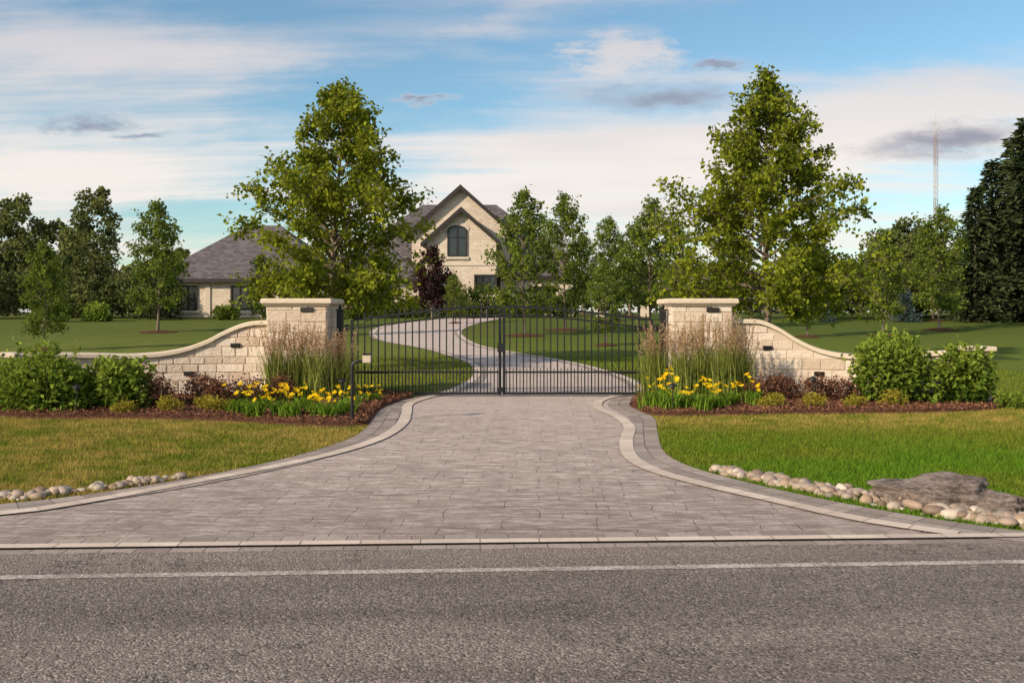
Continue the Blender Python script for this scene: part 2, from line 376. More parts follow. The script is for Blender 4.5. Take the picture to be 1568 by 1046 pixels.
course(ac,P,0,.11,.42,.030)
ac.build('driveway_light_band',[M_band,M_joint])
ac=Acc();course(ac,np.array([(x,redge(x)) for x in np.linspace(-9,4.4,60)]),-.035,.15,.24,.016);
course(ac,np.array([(x,redge(x)+.25) for x in np.linspace(-7,3.1,60)]),0,.17,.24,.0175);ac.build('driveway_entrance_course',[M_bord,M_joint])
# ------------------------------------------------------------------ mulch beds
bedL=smooth_poly([(-2.12,13.5),(-2.8,13.35),(-4.4,14.0),(-6.0,14.35),(-7.4,14.35),(-8.6,14.9),(-9.8,16.2),(-9.6,17.6),(-7.3,18.4),(-4.8,18.6),(-2.6,18.9),(-1.95,18.2),(-2.1,17.3),(-2.25,16),(-2.2,14.7),(-2.12,13.5)],6)
bedR=smooth_poly([(2.1,16.4),(2.27,14.9),(2.9,14.75),(4.5,15.0),(6.8,15.2),(8.3,15.7),(9.2,16.6),(9.3,17.6),(7.5,18.4),(4.4,18.6),(2.9,18.7),(2.42,17.9),(2.1,16.4)],6)
ac=Acc();acc2=Acc()
for P in (bedL,bedR):
    c=P.mean(0);n=len(P)
    rings=[(1,.005),(.985,.05),(.93,.075),(.6,.09),(.02,.09)];V=[]
    for s,z in rings: V+=[(*(c+(q-c)*s),z) for q in P]
    F=[[k*n+i,k*n+(i+1)%n,(k+1)*n+(i+1)%n,(k+1)*n+i] for k in range(4) for i in range(n)]
    ac.add(V,F)
    mn,mxx=P.min(0),P.max(0);Q=R.uniform(mn,mxx,(22000,2));Q=Q[inpoly(Q[:,0],Q[:,1],c+(P-c)*.99)]
    zz=R.uniform(.07,.115,len(Q))
    leaves(acc2,np.column_stack([Q,zz]),.06,.35,0,None,0)
o=ac.build('mulch_bed',[M_mulch],smooth=True);acc2.build('mulch_chips',[M_chip],o)
# ------------------------------------------------------------------ grass blades
def blades(n,x0,x1,y0,y1,hh,ww,acb):
    x=R.uniform(x0,x1,n);y=R.uniform(y0,y1,n)
    dr=np.vstack([A_[:200],B_[:200][::-1]])
    k=~(inpoly(x,y,dr)|inpoly(x,y,bedL)|inpoly(x,y,bedR))
    k&=y>(6.60+.045*x+.32+.15*np.sin(x*3))
    ap=(x>-9)&(x<4.4)&(y<6.95+.045*x)
    k&=~ap;x=x[k];y=y[k];n=len(x);z=H(x,y)
    h=hh*R.uniform(.5,1.3,n);w=ww*R.uniform(.6,1.2,n);th=R.uniform(0,6.28,n);lx=R.normal(0,.45,n)*h;ly=R.normal(0,.45,n)*h
    cx,sx=np.cos(th)*w/2,np.sin(th)*w/2
    V=np.stack([np.stack([x-cx,y-sx,z],1),np.stack([x+cx,y+sx,z],1),np.stack([x+lx,y+ly,z+h],1)],1).reshape(-1,3)
    acb.add(V,np.arange(3*n).reshape(n,3),0,np.repeat(R.uniform(0,1,n),3))
ab=Acc()
blades(200000,-9,-1.9,7,15,.052,.010,ab);blades(200000,1.8,9,7,16,.052,.010,ab)
blades(40000,-14,-8,7,19,.055,.013,ab);blades(40000,8,15,7,19,.055,.013,ab)
blades(80000,-14,14,18,32,.06,.02,ab)
ab.build('lawn_grass',[M_blade])
# ------------------------------------------------------------------ stones
def ico(sub):
    import bmesh
    bm=bmesh.new();bmesh.ops.create_icosphere(bm,subdivisions=sub,radius=1)
    V=np.array([v.co[:] for v in bm.verts]);F=np.array([[v.index for v in f.verts] for f in bm.faces]);bm.free();return V,F
I2=ico(2);I1=ico(1);I5=ico(5)
def pebbles(name,path,wid,n,r0,r1):
    ac=Acc();Q,_=resamp(np.array(path,float),200);T=norm(np.gradient(Q,axis=0));N=np.stack([-T[:,1],T[:,0]],1)
    for i in range(n):
        k=R.randint(200);wl=np.interp(k/199,np.linspace(0,1,len(wid)),wid)
        q=Q[k]+N[k]*(R.uniform(0,1)+ (abs(R.normal(0,.25)) if R.uniform()<.25 else 0))*wl;r=r0+(r1-r0)*R.uniform()**1.5;s=np.array([R.uniform(.8,1.4),R.uniform(.7,1.),R.uniform(.5,.8)])*r
        V=I2[0].copy();V*= (1+.13*np.sin(V[:,[1,2,0]]*2.6+R.uniform(0,6,3)))
        V=V*s;a=R.uniform(0,6.28);c,s_=math.cos(a),math.sin(a);V=np.column_stack([V[:,0]*c-V[:,1]*s_,V[:,0]*s_+V[:,1]*c,V[:,2]])
        ac.add(V+[q[0],q[1],r*.35+R.uniform(0,.03)],I2[1],0,R.uniform())
    return ac.build(name,[M_peb],smooth=True)
pebbles('river_stones',[(4.1,7.02),(3.8,7.28),(3.40,7.66),(2.82,8.40),(2.30,9.30),(2.12,9.7)],[-.28,-.4,-.42,-.32,-.24,-.14],430,.022,.078)
pebbles('river_stones',[(-3.35,9.25),(-3.72,8.78),(-4.5,8.1),(-6,7.5),(-7.6,6.95)],[-.08,-.2,-.3,-.35,-.3],330,.022,.068)
def boulder(name,loc,s,seed,flat):
    V,F=I5;V=V.copy();out=[]
    for v in V:
        p=Vector(v);d=1+.35*mnoise.noise(p*1.3+Vector((seed,0,0)))+.16*mnoise.noise(p*3.5+Vector((0,seed,0)))+.09*mnoise.noise(p*9)
        q=p*d;
        if q.z>flat+.10*q.x:q.z=flat+.10*q.x+(q.z-flat-.10*q.x)*.3
        k=1+.05*math.sin(q.z*22+2*q.x);q.x*=k;q.y*=k
        out.append(q[:])
    V=np.array(out)*s;ac=Acc();ac.add(V+np.array(loc),F);return ac.build(name,[M_rock],smooth=True)
boulder('boulder',(3.78,8.1,.0),(.50,.36,.36),3.1,.55)
boulder('boulder',(4.15,7.75,.02),(.17,.17,.2),8.4,.55)
# ------------------------------------------------------------------ walls and pillars
def face_blocks(ac,path,nsign,top,z0=0,hs=(.12,.2),ls=(.22,.5),seed=0):
    rr=random.Random(seed);d=np.concatenate([[0],np.cumsum(np.linalg.norm(np.diff(path,axis=0),axis=1))]);Lg=d[-1]
    def at(s): return np.array([np.interp(s,d,path[:,0]),np.interp(s,d,path[:,1])])
    z=z0;zmax=max(top(s) for s in np.linspace(0,Lg,40))
    while z<zmax-.02:
        h=rr.uniform(*hs)
        if zmax-(z+h)<.07:h=zmax-z
        s=0
        while s<Lg-.01:
            l=rr.uniform(*ls)
            if Lg-(s+l)<.12:l=Lg-s
            e=s+l;g=.005
            t0,t1=min(z+h,top(s+g)),min(z+h,top(e-g))
            if min(t0,t1)>z+.03:
                p,q=at(s+g),at(e-g);T=norm(q-p);N=np.array([-T[1],T[0]])*nsign;dd=rr.uniform(.008,.022)
                def P(pt,o,zz): return (pt[0]+N[0]*o,pt[1]+N[1]*o,zz)
                i=.012
                pi,qi=p+T*i,q-T*i
                V=[P(p,-.01,z+g),P(q,-.01,z+g),P(q,-.01,t1-g),P(p,-.01,t0-g),P(pi,dd,z+g+i),P(qi,dd,z+g+i),P(qi,dd,t1-g-i),P(pi,dd,t0-g-i)]
                ac.add(V,[[4,5,6,7],[0,1,5,4],[1,2,6,5],[2,3,7,6],[3,0,4,7]],0,rr.random())
            s=e
        z+=h
def pillar(name,cx,seed):
    hw=.585;y0,y1=17.93,19.1;e=empty(name);ac=Acc();zt=1.84
    for k,(a,b_) in enumerate((((cx-hw,y0),(cx+hw,y0)),((cx+hw,y0),(cx+hw,y1)),((cx+hw,y1),(cx-hw,y1)),((cx-hw,y1),(cx-hw,y0)))):
        face_blocks(ac,np.array([a,b_],float),-1,lambda s:zt,.0,(.14,.23),(.25,.5),seed+k)
    box(ac,cx-hw,cx+hw,y0,y1,0,zt,1)
    ac.build('stonework',[M_stone,M_mortar],e)
    ac=Acc();slab(ac,cx-.69,cx+.69,y0-.11,y1+.11,1.852,1.965,.025);slab(ac,cx-.64,cx+.64,y0-.06,y1+.06,1.82,1.85,.01);ac.build('cap',[M_cap],e)
    ac=Acc();sx=cx+.2
    slab(ac,sx-.12,sx+.12,y0-.055,y0+.01,1.70,1.79,.01);ac.build('pillar_light',[M_trim],e)
pillar('stone_pillar',-4.22,5);pillar('stone_pillar',3.73,50)
def wing(name,path,tops,seed,vents):
    e=empty(name);C=smooth_poly(path,10);d=np.concatenate([[0],np.cumsum(np.linalg.norm(np.diff(C,axis=0),axis=1))])
    st=smooth_poly(tops,8)
    def topx(x): 
        o=np.argsort(st[:,0]);return np.interp(x,st[o,0],st[o,1])
    def top(s): return topx(np.interp(s,d,C[:,0]))
    T=norm(np.gradient(C,axis=0));N=np.stack([-T[:,1],T[:,0]],1);th=.16
    side=1 if N[len(N)//2][1]<0 else -1
    Fp=C+N*side*th;Bp=C-N*side*th;ac=Acc()
    face_blocks(ac,Fp,side,top,0,(.13,.21),(.22,.55),seed);face_blocks(ac,Bp,-side,top,0,(.13,.21),(.22,.55),seed+9)
    z=np.array([top(s) for s in d]);n=len(C);V=[]
    for i in range(n): V+=[(*Fp[i],0),(*Bp[i],0),(*Bp[i],z[i]-.01),(*Fp[i],z[i]-.01)]
    F=[[4*i+j,4*i+(j+1)%4,4*i+4+(j+1)%4,4*i+4+j] for i in range(n-1) for j in range(4)];F+=[[0,1,2,3],[4*n-4,4*n-3,4*n-2,4*n-1]]
    ac.add(V,F,1);ac.build('stonework',[M_stone,M_mortar],e)
    ac=Acc();V=[];w=th+.075
    prof=[(-w,.0),(-w,.065),(-w+.02,.085),(w-.02,.085),(w,.065),(w,.0)]
    for i in range(n):
        for (o,zz) in prof:
            q=C[i]+N[i]*o;V.append((q[0],q[1],z[i]+zz))
    k=6;F=[[k*i+j,k*i+(j+1)%k,k*i+k+(j+1)%k,k*i+k+j] for i in range(n-1) for j in range(k)]
    ac.add(V,F);ac.add(V[:k],[list(range(k))]);ac.add(V[-k:],[list(range(k))]);ac.build('cap',[M_cap],e)
    ac=Acc()
    for vx,vz in vents:
        i=int(np.argmin(abs(C[:,0]-vx)));q=Fp[i]
        box(ac,q[0]-.09,q[0]+.09,q[1]-.055,q[1]+.02,vz,vz+.08)
        for j in range(3): box(ac,q[0]-.085,q[0]+.085,q[1]-.07,q[1]-.056,vz+.012+j*.024,vz+.022+j*.024)
    ac.build('wall_lights',[M_trim],e)
    return C,z
CL,zL=wing('stone_wing_wall',[(-4.80,18.4),(-5.7,18.38),(-6.6,18.2),(-7.4,17.95),(-8.3,17.55),(-9.2,17.05)],[(-9.4,.86),(-8.2,.83),(-7.4,.80),(-6.7,.87),(-6.15,1.04),(-5.75,1.24),(-5.4,1.38),(-5.1,1.44),(-4.6,1.455)],100,[(-5.5,1.0),(-6.45,.45)])
CR,zR=wing('stone_wing_wall',[(4.31,18.4),(5.1,18.38),(6.0,18.2),(6.8,17.95),(7.7,17.5),(8.35,17.1)],[(4.1,1.47),(4.7,1.475),(5.0,1.45),(5.35,1.30),(5.7,1.08),(6.15,.88),(6.7,.79),(7.4,.83),(8.6,.93)],200,[(5.1,.95),(6.1,.45)])
def pier(name,x,y,h,seed):
    e=empty(name);ac=Acc();w=.2
    pts=[(x-w,y-w),(x+w,y-w),(x+w,y+w),(x-w,y+w)]
    for k in range(4): face_blocks(ac,np.array([pts[k],pts[(k+1)%4]],float),-1,lambda s:h,0,(.14,.2),(.2,.4),seed+k)
    box(ac,x-w,x+w,y-w,y+w,0,h,1);ac.build('stonework',[M_stone,M_mortar],e)
    ac=Acc();slab(ac,x-w-.07,x+w+.07,y-w-.07,y+w+.07,h+.002,h+.09,.015);ac.build('cap',[M_cap],e)
pier('wall_end_pier',8.55,16.9,.98,300);pier('wall_end_pier',-9.35,16.95,.86,320)
# ------------------------------------------------------------------ gate
g=empty('iron_gate');GY=18.3
xc=-.20;xl=-3.22;xr_=2.82
def arch(x): 
    t=(x-xl)/(xr_-xl);return 1.54+.27*math.sin(math.pi*min(max(t,0),1))**1.15
for nm,(a,b_) in (('left_leaf',(xl,xc-.02)),('right_leaf',(xc+.02,xr_))):
    ac=Acc()
    for x in (a+.022,b_-.022): bar(ac,(x,GY,.05),(x,GY,arch(x)),.055)
    xx=np.linspace(a+.045,b_-.045,24)
    for off,w in ((0,.044),(-.17,.034)): 
        tube(ac,[(x,GY,arch(x)+off) for x in xx],w*.7071,4)
    for z,w in ((.075,.045),(.50,.038)): bar(ac,(a+.045,GY,z),(b_-.045,GY,z),w)
    n=21;sp=(b_-a)/(n+1)
    for i in range(1,n+1):
        x=a+sp*i;bar(ac,(x,GY,.075),(x,GY,arch(x)+.05),.025);
        tube(ac,[(x,GY,arch(x)+.05),(x,GY,arch(x)+.075),(x,GY,arch(x)+.13)],[.010,.022,.002],4)
    for i in range(0,n+1):
        x=a+sp*(i+.5);bar(ac,(x,GY,.075),(x,GY,.535),.018);tube(ac,[(x,GY,.535),(x,GY,.55),(x,GY,.59)],[.008,.014,.002],4)
    ac.build(nm,[M_black],g)
ac=Acc()
bar(ac,(xc-.045,GY-.035,.02),(xc-.045,GY-.035,1.25),.02);box(ac,xc-.09,xc+.07,GY-.07,GY-.03,.9,1.08)
box(ac,xc-.08,xc+.03,GY-.06,GY-.02,.10,.2);ac.build('latch_and_drop_rod',[M_black],g)
for nm,x in (('left_post',-3.44),('right_post',3.02)):
    ac=Acc();slab(ac,x-.06,x+.06,GY-.06,GY+.06,0,1.72,.006);slab(ac,x-.075,x+.075,GY-.075,GY+.075,1.722,1.76,.01)
    s=1 if x<0 else -1
    tube(ac,[(x,GY,1.76),(x,GY,1.80),(x,GY,1.86)],[.02,.04,.004],8)
    for z in (.35,1.35): box(ac,min(x+s*.055,x+s*.2),max(x+s*.055,x+s*.2),GY-.03,GY-.012,z,z+.05);tube(ac,[(x+s*.14,GY-.02,z-.05),(x+s*.14,GY-.02,z+.1)],.028,8)
    box(ac,x-.08,x+.08,GY+.07,GY+.22,.40,.62);bar(ac,(x+s*.06,GY+.13,.49),(x+s*.95,GY+.06,.49),.05)
    ac.build(nm,[M_black],g)
# keypad pedestal
e=empty('keypad_pedestal');ac=Acc();kx,ky=-2.42,13.84
slab(ac,kx-.09,kx+.09,ky-.09,ky+.09,.0,.03,.005)
P=smooth_poly([(0,.03),(0,.5),(0,.86),(.03,.93),(.09,.955),(.17,.955)],6);tube(ac,[(kx+q[0],ky,q[1]) for q in P],.026,8)
tube(ac,[(kx+.17,ky,.955),(kx+.19,ky,1.0)],.02,8);ac.build('post',[M_black],e)
ac=Acc();slab(ac,kx+.165,kx+.285,ky-.06,ky+.03,.93,1.06,.012);ac.build('keypad',[M_key],e)
ac=Acc();slab(ac,kx+.155,kx+.295,ky-.085,ky+.04,1.062,1.075,.004);ac.build('hood',[M_black],e)
# path lights
for (x,y) in ((-6.95,14.6),(-2.95,15.9),(2.62,14.9),(5.4,16.4),(7.45,16.0)):
    ac=Acc();tube(ac,[(x,y,.05),(x,y,.46)],.011,6);tube(ac,[(x,y,.44),(x,y,.50)],.028,8);tube(ac,[(x,y,.49),(x,y,.51),(x,y,.55)],[.075,.07,.012],12)
    ac.build('path_light',[M_black])
# ------------------------------------------------------------------ plants
def mound(ac,c,rx,ry,h,n,leaf,m=0,wid=.6,lobes=9,low=.05,droop=.2):
    cen=[];
    for i in range(lobes):
        a=i*2.4+R.uniform(0,1);rr=math.sqrt((i+.3)/lobes)*.72
        cen.append((c[0]+rx*rr*math.cos(a),c[1]+ry*rr*math.sin(a),h*(.48+.22*R.uniform(-1,1))*(1-.35*rr),R.uniform(.32,.52)))
    k=R.randint(0,lobes,n);cen=np.array(cen)
    d=norm(R.normal(size=(n,3)));r=cen[k,3]*R.uniform(.72,1.15,n)
    P=cen[k,:3]+d*r[:,None]*np.array([rx,ry,h*.9]);
    out=d;ok=P[:,2]>low;P=P[ok];d=d[ok];k=k[ok]
    lv=R.uniform(-.12,.12,lobes)
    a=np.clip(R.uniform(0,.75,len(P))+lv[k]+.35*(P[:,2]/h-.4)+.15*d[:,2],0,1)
    P[:,2]+=c[2]
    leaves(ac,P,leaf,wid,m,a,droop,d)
def bush(name,x,y,rx,ry,h,n,leaf,mat,wid=.6,z=0,stems=True):
    ac=Acc();mound(ac,(x,y,z),rx,ry,h,n,leaf,0,wid,12)
    for i in range(26):
        a=R.uniform(0,6.28);r=R.uniform(.2,1.0);p=np.array([x+rx*r*math.cos(a),y+ry*r*math.sin(a),z+h*.6*(1.1-.4*r)]);q=p+np.array([R.normal(0,.18)*rx,R.normal(0,.18)*ry,h*R.uniform(.22,.52)])
        t=np.linspace(0,1,12)[:,None];leaves(ac,p+(q-p)*t+R.normal(0,leaf*.35,(12,3)),leaf,wid,0)
    if stems:
        for i in range(10):
            a=R.uniform(0,6.28);tube(ac,[(x,y,z),(x+rx*.3*math.cos(a),y+ry*.3*math.sin(a),z+h*.35),(x+rx*.6*math.cos(a),y+ry*.6*math.sin(a),z+h*.8)],[.014,.01,.004],4,1)
    return ac.build(name,[mat,M_bark])
bush('hydrangea_bush',-7.8,15.3,.75,.6,1.18,4400,.11,L_bush)
bush('hydrangea_bush',-6.75,15.5,.6,.55,.98,3500,.105,L_bush)
bush('hydrangea_bush',-8.6,15.9,.6,.5,.9,2500,.105,L_bush)
bush('hydrangea_bush',6.9,16.5,.82,.6,1.34,4800,.11,L_bush)
bush('hydrangea_bush',8.1,16.35,.5,.45,1.12,2700,.105,L_bush)
for (x,y,s,h) in ((-6.05,15.6,.32,.62),(-5.45,16.2,.36,.62),(-5.1,15.9,.28,.5),(-4.75,16.4,.42,.6),(-4.2,16.6,.3,.55),(4.6,16.8,.36,.62),(4.95,16.9,.3,.52),(5.6,16.8,.36,.6),(6.05,16.7,.34,.62)):
    bush('barberry_shrub',x,y,s,s*.9,h*R.uniform(.85,1.1),1100,.055,L_heu)
for (x,y) in ((-6.2,14.75),(-5.6,14.95),(-5.0,14.9),(-4.6,15.2),(-5.3,15.4),(4.3,15.6),(4.75,15.8),(5.1,15.6),(5.75,15.7),(6.1,16.0),(6.5,15.7)):
    q=R.uniform(.6,1.25);bush('golden_sedge',x+R.normal(0,.08),y+R.normal(0,.1),.2*q,.18*q,.24*q,360,.055,L_gold,.3,.06,False)
for (x,y) in ((8.7,15.9),(-9.0,15.3)): bush('low_shrub',x,y,.28,.25,.3,600,.06,L_bush,.5,0,False)
def straps(ac,x,y,n,h,spread,w,m=0,base=.08,seg=4,droop=.5,z0=.05):
    for i in range(n):
        a=R.uniform(0,6.28);d=np.array([math.cos(a),math.sin(a)]);s=np.array([-d[1],d[0]])
        hh=h*R.uniform(.65,1.1);sp=spread*R.uniform(.15,1);b0=np.array([x,y])+R.normal(0,base,2);V=[];ww=w*R.uniform(.7,1.2)
        for k in range(seg+1):
            t=k/seg;p=b0+d*sp*t**1.6;z=z0+hh*(t-droop*t**3*.6)
            q=ww*(1-t**2)*.5+.0008
            V+=[(*(p-s*q),z),(*(p+s*q),z)]
        ac.add(V,[[2*k,2*k+1,2*k+3,2*k+2] for k in range(seg)],m,R.uniform())
def reed(x,y,h,n=340):
    ac=Acc();straps(ac,x,y,n,h*.80,.36,.017,0,.10,4,.3)
    for i in range(56):
        a=R.uniform(0,6.28);b0=np.array([x,y])+R.normal(0,.07,2);sp=R.uniform(.02,.38);hh=h*R.uniform(.75,1.1)
        tp=b0+np.array([math.cos(a),math.sin(a)])*sp
        P=np.array([(*b0,.05),(*(b0*.6+tp*.4),hh*.5),(*tp,hh)]);tube(ac,P,[.0035,.003,.002],3,0,.9,False)
        t=np.linspace(.74,1.0,18);Q=np.column_stack([b0[0]+(tp[0]-b0[0])*t,b0[1]+(tp[1]-b0[1])*t,.05+(hh-.05)*t])
        leaves(ac,Q+R.normal(0,.006,Q.shape),.05,.34,1,None,-1.0)
    ac.build('feather_reed_grass',[L_reed,L_plume])
for (x,y,h) in ((-4.4,17.1,1.35),(-4.05,17.3,1.45),(-3.65,17.1,1.35),(-3.25,17.35,1.3),(2.72,17.5,1.4),(3.2,17.15,1.45),(3.6,17.25,1.56),(3.98,17.0,1.55),(4.3,17.2,1.35)): reed(x,y,h*R.uniform(.92,1.06))
def lily(x,y,h):
    ac=Acc();straps(ac,x,y,110,h*.95,.30,.022,0,.08,4,.75)
    for i in range(int(R.uniform(4,11))):
        a=R.uniform(0,6.28);r=R.uniform(.02,.28);p=np.array([x+math.cos(a)*r,y+math.sin(a)*r,h*R.uniform(.65,1.25)])
        tube(ac,[(x+r*.3*math.cos(a),y+r*.3*math.sin(a),.05),p],[.004,.003],3,0,.5,False)
        tl=norm(np.array([R.normal(0,.5),R.normal(-.4,.5),1.]));u=norm(np.cross(tl,[1,0,.1]));v=np.cross(tl,u);col=R.uniform()
        L0=R.uniform(.035,.06)
        for k in range(6):
            th=k*math.pi/3;d=u*math.cos(th)+v*math.sin(th);s=np.cross(tl,d);L=L0*R.uniform(.9,1.1)
            ac.add([p,p+d*L*.55+tl*L*.5-s*L*.28,p+d*L*1.1+tl*L*.45,p+d*L*.55+tl*L*.5+s*L*.28],[[0,1,2,3]],1,col)
    ac.build('daylily',[L_lily,L_yel])
for (x,y) in ((-4.4,14.85),(-4.05,15.1),(-3.7,14.7),(-3.45,15.1),(-3.15,14.75),(-2.8,15.05),(-3.95,14.4),(-3.45,14.3),(-3.0,14.3),(-2.7,14.6)): lily(x+R.normal(0,.06),y+R.normal(0,.06),.42*R.uniform(.8,1.15))
for (x,y) in ((2.45,15.7),(2.6,15.3),(2.85,15.9),(3.05,15.55),(3.3,15.95),(3.4,15.5),(3.65,15.75),(3.85,16.1),(2.75,16.3),(3.15,15.2),(4.1,16.0)): lily(x+R.normal(0,.06),y+R.normal(0,.06),.52*R.uniform(.75,1.15))
for (x,y) in ((-2.85,16.3),(-2.6,16.8)): lily(x,y,.3)
# ------------------------------------------------------------------ trees
def tree(name,seed,Ht,cb,prof,nl,leaf,per,mat,twd=7,tr=.11,limbrise=.75,jit=.10,build=True):
    rr=np.random.RandomState(seed);ac=Acc();LP=[];LA=[]
    lean=rr.normal(0,.02,2)
    tp=[];
    for i in range(10):
        t=i/9;tp.append((lean[0]*Ht*t+.05*math.sin(t*5+seed),lean[1]*Ht*t+.05*math.cos(t*4+seed),Ht*.97*t))
    tp=np.array(tp);tube(ac,tp,[tr*1.3]+[tr*(1-.93*i/9) for i in range(1,10)],8,0)
    def trunk(z): return np.array([np.interp(z,tp[:,2],tp[:,0]),np.interp(z,tp[:,2],tp[:,1]),z])
    def twig(p,d,L,n):
        q=p+d*L+np.array([0,0,-.05*L]);tube(ac,[p,(p+q)/2+[0,0,.04*L],q],[.010,.006,.003],3,0,.5,False)
        t=rr.uniform(.1,1.05,n)[:,None];P=p+(q-p)*t+rr.normal(0,jit,(n,3));LP.append(P);LA.append(np.full(n,rr.uniform(-.28,.28)))
    for i in range(nl):
        f=(i+.5)/nl;z=cb+(Ht*.95-cb)*f**1.05;az=i*2.39996+rr.uniform(-.4,.4)
        L=prof(min((z-cb)/(Ht-cb)+.12,1))*rr.uniform(.7,1.1)
        rise=limbrise*rr.uniform(.6,1.3)*(.6+.8*f)
        p0=trunk(z);d=np.array([math.cos(az),math.sin(az),0]);pts=[]
        if f<.2: rise*=.35
        for k in range(6):
            t=k/5;pts.append(p0+d*L*t+np.array([0,0,L*rise*(t-.22*t*t)])+rr.normal(0,.03*L*t,3))
        pts=np.array(pts);r0=max(.012,tr*.42*(1-f)+.012);tube(ac,pts,np.linspace(r0,.006,6),5,0,.5,False)
        for k in range(max(3,int(L*twd))):
            t=rr.uniform(.18,1)**.8*5;a_=int(min(t,4.999));p=pts[a_]+(pts[a_+1]-pts[a_])*(t-a_)
            dd=norm(rr.normal(size=3)+d*.7+np.array([0,0,.35]));twig(p,dd,rr.uniform(.25,.62)*(.6+.25*L),per)
    for k in range(14):
        z=Ht*rr.uniform(.84,.97);twig(trunk(z),norm(rr.normal(size=3)*.5+np.array([0,0,1.2])),rr.uniform(.2,.45),int(per*.7))
    P=np.concatenate(LP);LA=np.concatenate(LA);k=P[:,2]>cb*.72;P=P[k];LA=LA[k];n=len(P)
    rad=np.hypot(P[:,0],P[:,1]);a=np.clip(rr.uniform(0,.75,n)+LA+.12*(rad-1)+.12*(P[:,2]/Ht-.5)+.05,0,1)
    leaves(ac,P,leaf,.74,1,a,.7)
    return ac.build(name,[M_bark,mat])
def pf(pts):
    xs_=[p[0] for p in pts];yv=[p[1] for p in pts];return lambda t:float(np.interp(t,xs_,yv))
o=tree('linden_tree',3,8.35,1.7,pf([(0,1.9),(.12,2.6),(.3,2.7),(.45,2.4),(.6,1.85),(.78,1.35),(.92,.9),(1,.4)]),84,.135,19,L_big,9.5,.12,.75,.085)
o.location=(-5.15,26,H(0,26))
o=tree('linden_tree',21,8.65,1.6,pf([(0,2.2),(.12,3.0),(.3,3.05),(.45,2.55),(.6,1.9),(.78,1.4),(.9,.9),(1,.4)]),84,.135,19,L_big,9.5,.12,.75,.085)
o.location=(7.25,26,H(0,26))
md=[tree('maple_tree',40+k,7.2,1.2,pf([(0,.7),(.15,1.3),(.4,1.6),(.7,1.2),(.9,.6),(1,.2)]),46,.16,13,L_med,10,.07,1.1) for k in range(3)]
spots=[(.6,45,1.02),(2.85,50,1.05),(6.7,62,1.0),(7.6,50,1.03),(10.8,60,.95),(6.0,78,1.0),(18.3,45,.75),(23.4,50,.95),(14.2,44,.62),(-18.6,48,.98),(-17.9,35,.60),(9.3,72,1.0),(-8.8,45,.62),(12.6,52,.8),(-14.2,52,.6),(28.5,62,.9),(3.9,38,.5),(-3.6,58,.45)]
for i,(x,y,s) in enumerate(spots):
    if i<3:o=md[i]
    else:o=mkobj('maple_tree',md[i%3].data)
    o.location=(x,y,H(x,y)-.03);o.scale=(s*(1.1 if i%2 else 1),s,s);o.rotation_euler=(0,0,i*1.7)
    ac=Acc();t=np.linspace(0,2*math.pi,24,endpoint=False);V=[(x+1.0*s*math.cos(q)*R.uniform(.92,1.08),y+1.0*s*math.sin(q)) for q in t]
    V=[(p[0],p[1],H(0,p[1])+.02) for p in V]+[(x+.5*s*math.cos(q),y+.5*s*math.sin(q),H(0,y+.5*s*math.sin(q))+.09) for q in t]+[(x,y,H(0,y)+.12)]
    F4=[[j,(j+1)%24,24+(j+1)%24,24+j] for j in range(24)];ac.add(V,F4);ac.add(V,[[24+j,24+(j+1)%24,48] for j in range(24)])
    ac.build('tree_mulch_ring',[M_mulch])
o=tree('purple_plum_tree',77,5.3,.8,pf([(0,.9),(.3,1.7),(.6,1.4),(1,.3)]),40,.2,14,L_pur,8,.08);o.location=(-5.9,67,H(0,67))
# distant masses
def crown(ac,x,y,z,rx,h,n,leaf,m=0,v0=0.):
    lob=22;cen=[]
    for i in range(lob):
        t=(i+.5)/lob;a=i*2.4;rr=rx*.75*math.sin(math.pi*(.15+.78*t))*R.uniform(.5,1.25);cen.append((x+rr*math.cos(a),y+rr*math.sin(a),z+h*(.14+.74*t),R.uniform(.22,.40)*(1.15-.6*t)))
    cen=np.array(cen);k=R.randint(0,lob,n);d=norm(R.normal(size=(n,3)));r=cen[k,3]*R.uniform(.7,1.35,n)
    lv=R.uniform(-.2,.2,lob)
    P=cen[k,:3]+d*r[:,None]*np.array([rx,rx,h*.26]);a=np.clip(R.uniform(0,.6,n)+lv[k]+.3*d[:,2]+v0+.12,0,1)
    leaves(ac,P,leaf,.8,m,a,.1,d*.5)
    for c in cen:
        ac.add(I1[0]*np.array([rx,rx,h*.26])*c[3]*.45+c[:3],I1[1],m,0.)
    tube(ac,[(x,y,z-.2),(x,y,z+h*.4)],[.03*h,.015*h],6,1)
ac=Acc()
for i in range(15):
    x=-64+i*2.9+R.uniform(-1,1);y=76+R.uniform(-4,8)
    hh=R.uniform(8.5,12) if x<-34 else R.uniform(5,6.5);crown(ac,x,y,1.3,R.uniform(2.6,3.8),hh,4600,.3)
for i in range(13): crown(ac,-52+i*2.1,66+R.uniform(-3,3),1.2,R.uniform(1.6,2.3),R.uniform(3,4.8),1800,.24)
ac.build('woodland_edge',[L_far,M_bark])
ac=Acc()
for i in range(16):
    x=26+i*2.6+R.uniform(-1,1);y=74+R.uniform(-4,8);crown(ac,x,y,1.3,R.uniform(2.6,3.6),R.uniform(6.5,8.6)+i*.15,3600,.28)
for i in range(14): crown(ac,18+i*2.9,66+R.uniform(-3,3),1.2,R.uniform(1.6,2.6),R.uniform(3,5),1800,.24)
ac.build('woodland_edge',[L_far,M_bark])
ac=Acc()
for i in range(44):
    x=-95+i*4.5+R.uniform(-1.5,1.5);crown(ac,x,125+R.uniform(-8,8),1.3,R.uniform(4,5.5),R.uniform(5.5,8.5),1700,.5)
ac.build('distant_treeline',[L_far,M_bark])
